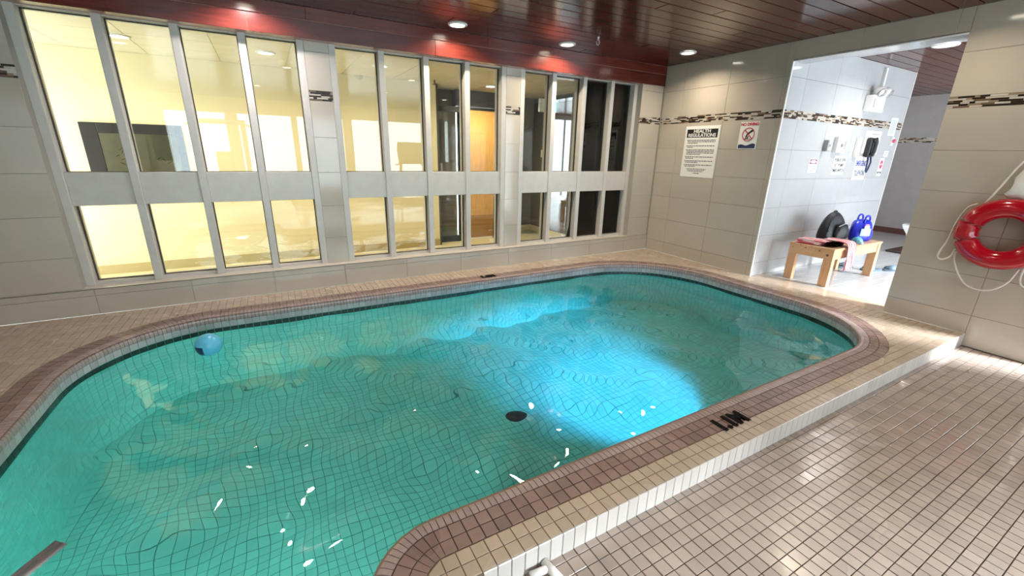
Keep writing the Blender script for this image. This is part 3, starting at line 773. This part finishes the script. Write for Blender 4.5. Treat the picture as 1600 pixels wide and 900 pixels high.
MB().plate([(.042*math.cos(a+.39), h*.14+.058*math.sin(a+.39)) for a in np.linspace(0, 2*math.pi, 8, endpoint=False)], lambda u, v, q: (u, v, q), .004, .0054).build('octagon', mat('sign crimson', (.60, .06, .15), .4), t)
lettering('STOP', .030, WHITEP, t, loc=(0, h*.14, .006), sx=.95, bold=.0006); lettering('BUTTON', .034, BLACK, t, loc=(0, -h*.32, .005), sx=.78, bold=.0008)
w, h, c = rect_at((1386, 212), (1404, 185))
t = board('rules_notice', 'pale blue printed notice near the end of the passage wall', w, h, c, '-y', m=mat('pale blue paper', (.70, .78, .84), .5))
flat(t, 'small_print', mat('print blue', (.25, .38, .60), .5), sum([words(-w*.36, w*random.uniform(.1, .38), h*(.32-.11*k), .010) for k in range(7)], []))
w, h, c = rect_at((1345, 240), (1378, 206))
t = board('phone_instructions', 'white instruction card behind the black telephone', w, h, c, '-y')
flat(t, 'small_print', GREYM, words(-w*.1, w*.42, h*.36, .016)+words(w*.12, w*.40, h*.1, .01)+words(w*.12, w*.36, -h*.1, .01)); flat(t, 'blue_block', mat('steel blue print', (.12, .22, .42), .5), [(w*.0, w*.14, -h*.3, h*.15)])
def wallbox(name, label, cat, pa, pb, d, m, grp=None):
    w, h, c = rect_at(pa, pb); t = thing(name, label, cat, group=grp); place(t, c, '-y')
    bevel(MB().box(-w/2, w/2, -h/2, h/2, 0, d).build('case', m, t), .004); return t, w, h
t, w, h = wallbox('phone_cabinet', 'flat white cabinet left of the black telephone', 'cabinet', (1331, 245), (1343, 215), .04, WHITE)
MB().box(w*.3, w*.36, -h*.05, h*.05, .04, .05).build('latch', STEEL, t)
t, w, h = wallbox('switch_box', 'grey sided white switch box under the mosaic band', 'switch', (1284, 236), (1292, 219), .05, GREYM)
MB().box(-w*.2, w*.4, -h*.4, h*.4, .05, .055).build('cover', WHITE, t); MB().box(-w*.05, w*.1, -h*.12, h*.12, .055, .065).build('toggle', GREYM, t)
t, w, h = wallbox('timer_dial', 'white timer control with small dark dial beside the switch box', 'switch', (1299, 238), (1318, 215), .045, WHITE)
MB().lathe([(0, .065), (.022, .064), (.026, .045)], (.0, 0, 0), 'z', 18).build('dial', GREYM, t, smooth=True); MB().box(w*.36, w*.48, -h*.3, h*.3, .045, .05).build('vent', GREYM, t)
t, w, h = wallbox('alarm_box', 'small red emergency button box by the passage wall end', 'button', (1388, 227), (1394, 214), .03, WHITE)
MB().lathe([(0, .055), (.02, .053), (.024, .03)], seg=16).build('push_button', mat('button red', (.6, .08, .18), .35), t, smooth=True)
t, w, h = wallbox('label_plate', 'small white label plate above the octagon sign', 'plate', (1379, 245), (1388, 236), .006, WHITE)
flat(t, 'small_print', GREYM, [(-w*.35, w*.35, h*.1, h*.25), (-w*.35, w*.2, -h*.25, -h*.1)], z=.007)
# telephone
p = at(1355, 230, 1, YW); t = thing('wall_telephone', 'black wall telephone with looped dark blue cord', 'telephone'); place(t, (p[0], YW-.004, p[2]), '-y')
bevel(MB().box(-.075, .075, -.12, .11, 0, .06).build('body', BLACKP, t), .025, 4)
hs = MB().tube([(-.035, -.10, .07), (-.03, -.05, .095), (-.03, .05, .095), (-.035, .10, .07)], [.03, .02, .02, .03], 10); hs.build('handset', BLACKP, t, smooth=True)
cord = [(.0+.05*math.sin(k*.5)*(.3+.7*k/24), -.11-.012*k, .04) for k in range(13)]+[(.10-.004*k, -.24+.016*k, .04) for k in range(9)]
cord = [(-.02, -.11, .04), (-.01, -.18, .045), (.0, -.27, .045), (.02, -.30, .045), (.05, -.26, .045), (.075, -.18, .045), (.05, -.11, .04)]
MB().tube(cord, .010, 6).build('cord', NAVY, t, smooth=True)
# emergency light
p = at(1359, 160, 1, YW); t = thing('emergency_light', 'white emergency light box with two round lamp heads', 'light'); place(t, (p[0]+.02, YW, p[2]-.02), '-y')
bevel(MB().box(-.15, .15, -.09, .09, 0, .085).build('case', WHITE, t), .008); MB().box(-.13, -.10, -.05, .05, .085, .09).build('vent', GREYM, t)
for sx in (-.03, .13):
    hd = MB().lathe([(0, .0), (.05, .005), (.055, .02), (.045, .07), (0, .085)], seg=18).build('lamp_head', WHITE, t, smooth=True); hd.location = (sx, .15, .05); hd.rotation_euler = (.5, (.35 if sx > 0 else -.35), 0)
    MB().lathe([(.035, .086), (.05, .088), (.05, .076)], seg=18).build('bezel', GREYM, hd, smooth=True)
    MB().tube([(sx, .085, .04), (sx, .12, .045), (sx, .15, .06)], .012, 8).build('bracket', WHITE, t)
MB().box(.12, .16, .19, .40, 0, .03).build('conduit', WHITE, t)
MB().box(.16, .26, -.01, .01, 0, .02).build('outlet_tail', WHITE, t)

# ------------------------------------------------------------------ life ring with rope and bag
RC = Vector((-.078, -3.375, .795)); t = thing('life_ring', 'glossy red life ring hung on the beige tiled wall', 'life ring', tuple(RC))
MB().tube([(0, .188*math.cos(a), .186*math.sin(a)) for a in np.linspace(0, 2*math.pi, 64, endpoint=False)], .068, 20, closed=True).build('ring', RINGR, t, smooth=True)
def smoothpts(P, n=6):
    P = [Vector(p) for p in P]; out = []
    for i in range(len(P)-1):
        a, b, c, d = P[max(i-1, 0)], P[i], P[i+1], P[min(i+2, len(P)-1)]
        for k in range(n):
            u = k/n; out.append(.5*((2*b)+(c-a)*u+(2*a-5*b+4*c-d)*u*u+(3*b-a-3*c+d)*u**3))
    return out+[P[-1]]
def ropepts(px, x): return [at(u, v, 0, x) for u, v in px]
for nm, px, x in (('grab_rope', [(1528, 319), (1512, 325), (1494, 348), (1481, 375), (1470, 390), (1465, 401), (1472, 405), (1485, 400), (1492, 389)], -.05),
                  ('grab_rope', [(1494, 393), (1491, 405), (1496, 425), (1508, 444), (1530, 453), (1552, 452), (1575, 441), (1592, 421)], -.05),
                  ('grab_rope', [(1600, 420), (1594, 436), (1597, 447), (1612, 450), (1640, 440)], -.05),
                  ('hanging_line', [(1540, 317), (1565, 290), (1585, 267), (1600, 252)], -.06)):
    o = MB().tube(smoothpts(ropepts(px, x)), .0062, 8).build(nm, ROPE, None, smooth=True); local(o, t)
MB().tube([(.055, .188*math.cos(a), .186*math.sin(a)) for a in np.linspace(2.2, 3.0, 8)], .0062, 8).build('grab_rope', ROPE, t, smooth=True)
p = at(1604, 285, 0, -.05)
t = thing('throw_line_bag', 'white crinkled throw line bag hanging above the life ring', 'bag', (-.045, p[1], p[2]))
bm = MB(); prof = [(0, .13), (.015, .125), (.03, .08), (.05, .03), (.065, -.03), (.075, -.08), (.06, -.105), (0, -.11)]
bm.lathe(prof, seg=20)
bm.v = [(x*.5, y*1.0+.012*math.sin(z*40+x*60), z+.006*math.sin(y*70)) for x, y, z in bm.v]
bm.build('sack', CLOTHW, t, smooth=True); MB().tube([(0, 0, .12), (.005, .004, .16), (.03, 0, .18)], .006, 6).build('drawstring', ROPE, t)
MB().tube([(.045, 0, .18), (-.005, 0, .18), (-.01, 0, .19)], .006, 8).build('hook', STEEL, t)

# ------------------------------------------------------------------ bench and things on it
BX0, BX1, BY0, BY1, BH = .325, 1.375, -2.205, -1.765, .408
t = thing('bench', 'knotty pine bench against the bright passage wall', 'bench', (BX0, BY0, 0))
def BB(x0, x1, y0, y1, z0, z1, nm, m): return bevel(MB().box(x0-BX0, x1-BX0, y0-BY0, y1-BY0, z0, z1).build(nm, m, t), .004)
lw = .085
for x0, x1 in ((BX0, BX0+.06), (BX1-.06, BX1)):
    for y0, y1 in ((BY0, BY0+lw), (BY1-lw, BY1)): BB(x0, x1, y0, y1, 0, .29, 'leg', PINEV)
    BB(x0, x1, BY0, BY1, .29, BH-.022, 'end_rail', PINE)
BB(BX0+.06, BX1-.06, BY0+.008, BY0+.04, .29, BH-.022, 'side_rail', PINE); BB(BX0+.06, BX1-.06, BY1-.04, BY1-.008, .29, BH-.022, 'side_rail', PINE)
for k in range(4): BB(BX0-.008, BX1+.008, BY0-.005+k*.1125, BY0-.005+(k+1)*.1125-.004, BH-.022, BH, 'seat_board', PINE)
for y, z, r in ((-2.15, .335, .012), (-1.93, .372, .007), (-2.07, .366, .008), (-1.80, .36, .005)): MB().lathe([(0, -.0012), (r, -.001), (r, .002)], (-.0005, y-BY0, z), 'x', 12).build('knot', KNOT, t)
# towel
def towel_mat():
    m = bpy.data.materials.new('pink striped towel'); nt, p = nodes(m); N, L = nt.nodes, nt.links
    tc = N.new('ShaderNodeTexCoord'); w = N.new('ShaderNodeTexWave'); w.bands_direction = 'X'; w.inputs['Scale'].default_value = 9; w.inputs['Distortion'].default_value = .8
    cr = N.new('ShaderNodeValToRGB'); e = cr.color_ramp.elements; e[0].color = (.72, .10, .16, 1); e[0].position = .28; e[1].color = (.86, .62, .62, 1); e[1].position = .5
    L.new(tc.outputs['Object'], w.inputs['Vector']); L.new(w.outputs['Fac'], cr.inputs[0]); L.new(cr.outputs[0], p.inputs['Base Color']); p.inputs['Roughness'].default_value = .9
    nz = N.new('ShaderNodeTexNoise'); nz.inputs['Scale'].default_value = 180; b = N.new('ShaderNodeBump'); b.inputs['Strength'].default_value = .5; b.inputs['Distance'].default_value = .004
    L.new(nz.outputs['Fac'], b.inputs['Height']); L.new(b.outputs[0], p.inputs['Normal']); return m
TOW = towel_mat()
tw = thing('beach_towel', 'pink striped towel folded and draped over the bench edge', 'towel', (BX0+.02, BY0, BH))
def ribbon(path, x0, x1, th, seed, nm, nu=14):
    b = MB(); R = random.Random(seed); n_ = len(path); vs = []
    for side in (1, -1):
        for i, (y, z, sh) in enumerate(path):
            for k in range(nu+1):
                u = k/nu; w_ = .006*math.sin(9*u+i*.35+seed)+.003*math.sin(23*u+seed)
                vs.append((x0+(x1-x0)*u+sh, y+(w_ if i > n_*.55 else 0), z+(w_*.5 if i <= n_*.55 else 0)+(0 if i > n_*.55 else th*.5*side)))
                if i > n_*.55: vs[-1] = (vs[-1][0], vs[-1][1]-th*.5*side, vs[-1][2])
    m_ = nu+1
    for i in range(n_-1):
        for k in range(nu):
            a = i*m_+k; b.f.append((a, a+1, a+m_+1, a+m_)); q = n_*m_+a; b.f.append((q, q+m_, q+m_+1, q+1))
    for i in range(n_-1):
        for k in (0, nu):
            a, c = i*m_+k, (i+1)*m_+k; b.f.append((a, c, n_*m_+c, n_*m_+a))
    for i in (0, n_-1):
        for k in range(nu):
            a = i*m_+k; b.f.append((a, a+1, n_*m_+a+1, n_*m_+a))
    b.v = vs; return b.build(nm, TOW, tw, smooth=True)
for layer in range(3):
    z = .012+layer*.016; path = [(.40-.03*k-.01*layer, z, .003*k) for k in range(13)]
    ribbon(path, -.01+.012*layer, .21-.01*layer, .014, layer, 'fold')
drape = [(.20, .058, .16), (.12, .058, .165), (.04, .056, .17), (.0, .050, .175), (-.022, .035, .18), (-.032, .0, .185), (-.034, -.05, .185), (-.036, -.10, .185), (-.04, -.15, .18), (-.042, -.20, .175), (-.045, -.235, .17)]
ribbon(drape, 0, .17, .010, 9, 'draped_end')
# bags
def blob(name, m, parent, rx, ry, rz, seed, topx=.6, amp=.06, nu=28, nv=18, lean=0):
    R = random.Random(seed); ph = [R.uniform(0, 6.28) for _ in range(8)]; b = MB(); vs = []
    for j in range(nv+1):
        vv = j/nv; el = -math.pi/2+math.pi*vv; cz = math.sin(el); cr_ = abs(math.cos(el))**.55
        taper = 1-(1-topx)*max(0, vv-.3)/.7
        for i in range(nu):
            a = 2*math.pi*i/nu; w_ = 1+amp*math.sin(3*a+ph[0]+4*vv)+amp*.6*math.sin(7*a+ph[1]-6*vv)+amp*.4*math.sin(11*vv+ph[2]+2*a)
            zz = max(-.72, cz)
            vs.append((rx*cr_*math.cos(a)*taper*w_+lean*vv, ry*cr_*math.sin(a)*taper*w_, rz*(zz+.72)/1.72))
    fs = [(j*nu+i, j*nu+(i+1) % nu, (j+1)*nu+(i+1) % nu, (j+1)*nu+i) for j in range(nv) for i in range(nu)]
    return b.add(vs, fs).build(name, m, parent, smooth=True)
t = thing('backpack', 'slouched black backpack sitting on the pine bench', 'backpack', (.84, -1.895, BH+.008))
BP = mat('black nylon', (.010, .011, .016), .55, bump=.25, bscale=30, noise=.2)
blob('body', BP, t, .235, .11, .31, 3, topx=.45, lean=.02)
blob('front_pocket', BP, t, .13, .05, .16, 5, topx=.8).location = (.02, -.105, .03)
MB().tube(smoothpts([(-.02, .0, .285), (-.01, 0, .315), (.04, 0, .318), (.06, 0, .285)]), .009, 6).build('carry_handle', BP, t)
MB().tube(smoothpts([(-.08, -.05, .27), (-.17, -.06, .20), (-.22, -.07, .09), (-.21, -.05, .0)]), .010, 6).build('shoulder_strap', BP, t)
MB().tube(smoothpts([(-.10, -.12, .17), (0, -.14, .20), (.12, -.12, .17)]), .004, 6).build('zip', GREYM, t)
t = thing('shopping_bag', 'bright blue shopping bag with pale print on the bench', 'bag', (1.19, -2.04, BH))
BB_ = mat('royal blue plastic', (.015, .03, .62), .3, bump=.4, bscale=25, noise=.15)
blob('body', BB_, t, .16, .10, .24, 11, topx=.9, amp=.08)
for sy, sx in ((-.05, -.02), (.05, .06)):
    MB().tube(smoothpts([(sx-.06, sy, .21), (sx-.05, sy, .27), (sx, sy, .285), (sx+.05, sy, .265), (sx+.065, sy, .21)]), .010, 6).build('handle', BB_, t, smooth=True)
b = MB(); 
for (a0, a1, z0, z1) in ((3.75, 4.55, .07, .15), (3.95, 4.35, .15, .18)):
    nn = 8; vs = []
    for z in (z0, z1):
        for k in range(nn+1):
            a = a0+(a1-a0)*k/nn; vs.append((.172*math.cos(a), .112*math.sin(a), z))
    b.add(vs, [(k, k+1, nn+2+k, nn+1+k) for k in range(nn)])
b.build('pale_print', mat('pale blue print', (.45, .62, .75), .4), t)
b = MB(); vs = []
for z in (.18, .20):
    for k in range(5):
        a = 4.0+.3*k/4; vs.append((.170*math.cos(a), .110*math.sin(a), z))
b.add(vs, [(k, k+1, 6+k, 5+k) for k in range(4)]).build('red_print', mat('print pink', (.7, .2, .25), .4), t)
t = thing('teal_cloth', 'small crumpled teal cloth tucked between the two bags', 'cloth', (.95, -2.13, BH))
blob('cloth', mat('teal fabric', (.10, .42, .55), .8), t, .06, .05, .07, 21, amp=.12); blob('fold', mat('pale teal fabric', (.30, .60, .70), .8), t, .04, .035, .05, 22, amp=.1).location = (-.02, -.035, .0)
# slippers
def slipper(x, y, rz, col, label, grp):
    t = thing('slipper', label, 'slipper', (x, y, 0), grp); t.rotation_euler = (0, 0, rz)
    out = [(.13*math.cos(a), (.045+.008*math.cos(a))*math.sin(a)) for a in np.linspace(0, 2*math.pi, 24, endpoint=False)]
    bevel(MB().plate(out, lambda u, v, h: (u, v, h), 0, .025, .004).build('sole', mat('slate sole', (.09, .13, .17), .6), t), .003)
    b = MB(); vs = []
    for xx in (.0, .04, .085):
        for k in range(9):
            a = math.pi*k/8; vs.append((xx, .054*math.cos(a)*(1-.25*(xx/.09)), .02+.055*math.sin(a)*(1-.35*xx/.09)))
    b.add(vs, [(i*9+k, i*9+k+1, (i+1)*9+k+1, (i+1)*9+k) for i in range(2) for k in range(8)])
    o = b.build('strap', mat(col[0], col[1], .55), t, smooth=True); s = o.modifiers.new('solid', 'SOLIDIFY'); s.thickness = .005
SB = ('steel blue rubber', (.16, .33, .45)); SG = ('slate grey rubber', (.13, .20, .27))
slipper(1.66, -2.08, 2.6, SB, 'steel blue slipper on the floor beyond the bench', 'slippers beyond the bench')
slipper(1.90, -2.21, 2.6, SG, 'slate grey slipper lying beside the steel blue slippers', 'slippers beyond the bench')
slipper(1.52, -1.86, 2.9, SG, 'dark slipper half hidden behind the far bench leg', 'slippers beyond the bench')
# white basin in the recess
c = at(1414, 372, 0, 3.45)
t = thing('toilet', 'white toilet bowl half hidden by the doorway edge', 'toilet', (3.45, c[1]-.13, 0))
bm = MB().lathe([(.10, 0), (.11, .04), (.09, .14), (.13, .28), (.185, .37), (.19, .40), (.16, .40), (.12, .33), (0, .26)], seg=24); bm.v = [(x*1.2, y, z) for x, y, z in bm.v]
bm.build('bowl', WHITE, t, smooth=True)
sb = MB().lathe([(.10, .40), (.105, .415), (.185, .415), (.195, .40)], seg=24); sb.v = [(x*1.2, y, z) for x, y, z in sb.v]; sb.build('seat', WHITE, t, smooth=True)
bevel(MB().box(-.2, .2, -.40, -.22, .38, .75).build('tank', WHITE, t), .02, 3)
c = at(1400, 395, 2, .0)
t = thing('floor_mat', 'dark red brown mat lying on the floor past the passage', 'mat', (c[0]+.25, c[1]-.1, 0))
bevel(MB().box(-.28, .28, -.22, .22, 0, .02).build('pad', mat('maroon mat', (.07, .02, .018), .9, bump=.4, bscale=80), t), .006)
MB().tube([(-.28, -.22, .02), (.28, -.22, .02), (.28, .22, .02), (-.28, .22, .02)], .008, 6, closed=True).build('edging', BLACKP, t)

# ------------------------------------------------------------------ things in and by the pool
t = thing('ball', 'small sky blue ball floating near the far pool corner', 'ball', (-5.163, -.835, WATERZ+.052))
b = MB(); R = .083
for j in range(15):
    el = -math.pi/2+math.pi*j/14
    for i in range(28): b.v.append((R*math.cos(el)*math.cos(i*2*math.pi/28), R*math.cos(el)*math.sin(i*2*math.pi/28), R*math.sin(el)))
b.f = [(j*28+i, j*28+(i+1) % 28, (j+1)*28+(i+1) % 28, (j+1)*28+i) for j in range(14) for i in range(28)]
b.build('skin', BALL, t, smooth=True)
pn = MB(); vs = []
for j in range(7):
    for i in range(9):
        th = 2.75+.09*i; el = -.55+.12*j
        rr = R+.0006; vs.append((rr*math.cos(el)*math.cos(th+.9), rr*math.cos(el)*math.sin(th+.9), rr*math.sin(el)))
pn.add(vs, [(j*9+i, j*9+i+1, (j+1)*9+i+1, (j+1)*9+i) for j in range(6) for i in range(8)]).build('navy_patch', NAVY, t, smooth=True)
a, b_ = at(97, 850, 2, -.16), at(20, 905, 2, -.16)
t = thing('submerged_rail', 'dull reddish pair of grab rails under the water by the pool arm', 'rail', (float(a[0]), float(a[1]), -.17))
d = Vector((b_[0]-a[0], b_[1]-a[1], 0)); dn = d.normalized(); sd_ = Vector((-dn.y, dn.x, 0))
RR = mat('dull mauve rail', (.52, .32, .33), .35)
for s_ in (-1, 1): MB().tube([sd_*.016*s_, sd_*.016*s_+d*1.0+Vector((0, 0, -.03)), sd_*.016*s_+d*2.0+Vector((0, 0, -.12)), sd_*.016*s_+d*2.2+Vector((0, 0, -.5)), sd_*.016*s_+d*2.2+Vector((0, 0, -.99))], .013, 10).build('tube', RR, t, smooth=True)
MB().tube([sd_*-.02+d*.45+Vector((0, 0, -.012)), sd_*.02+d*.45+Vector((0, 0, -.012))], .009, 8).build('cross_piece', RR, t)
t = thing('pipe_tee', 'white plastic pipe tee lying against the riser tiles', 'fitting', (-3.985, -3.395, FLOOR+.014))
MB().tube([(-.05, .012, 0), (.02, .005, 0)], .013, 14).build('branch', WHITE, t, smooth=True); MB().tube([(.018, .03, .002), (.030, -.05, .002)], .0155, 14).build('barrel', WHITE, t, smooth=True)

# ------------------------------------------------------------------ exercise machines behind the camera (mirrored in the glass)
def machine_tread(x, y):
    t = thing('treadmill', 'dark treadmill standing before the rear windows', 'treadmill', (x, y, FLOOR))
    bevel(MB().box(-.38, .38, -.85, .75, .06, .20).build('deck', BLACKP, t), .02); MB().box(-.25, .25, -.80, .60, .2, .206).build('belt', GREYM, t)
    for s_ in (-1, 1):
        MB().tube([(.34*s_, .65, .2), (.34*s_, .80, 1.15)], .035, 10).build('upright', BLACKP, t, smooth=True)
        MB().tube([(.34*s_, .78, 1.05), (.34*s_, .3, 1.0)], .022, 8).build('handrail', BLACKP, t, smooth=True)
    MB().obox((0, .80, 1.3), (.40, 0, 0), (0, .05, .10), (0, -.08, .16)).build('console', BLACKP, t)
    for s_ in (-.3, .3): MB().box(s_-.04, s_+.04, -.84, -.76, 0, .06).build('foot', BLACKP, t)
machine_tread(-1.35, -7.1)
t = thing('cable_machine', 'tall dark cable exercise machine before the rear windows', 'gym machine', (-5.45, -7.2, FLOOR))
fr_ = MB().box(-.55, .55, -.45, -.37, 0, .08).box(-.55, .55, .37, .45, 0, .08).box(-.04, .04, -.37, .37, 0, .08)
fr_.build('base', BLACKP, t)
for sx in (-.45, .45): MB().box(sx-.05, sx+.05, -.46, -.36, .08, 1.95).build('upright', BLACKP, t)
MB().box(-.5, .5, -.46, -.36, 1.85, 1.95).build('top_beam', BLACKP, t); MB().box(-.17, .17, -.44, -.34, .15, 1.25).build('weight_stack', BLACKP, t)
bevel(MB().box(-.2, .2, -.15, .3, .45, .55).build('seat', BLACKP, t), .02); MB().box(-.05, .05, -.05, .05, .08, .45).build('seat_post', BLACKP, t)
MB().tube([(-.6, .0, 1.80), (-.3, -.1, 1.92), (.3, -.1, 1.92), (.6, .0, 1.80)], .02, 8).build('pull_bar', STEEL, t)
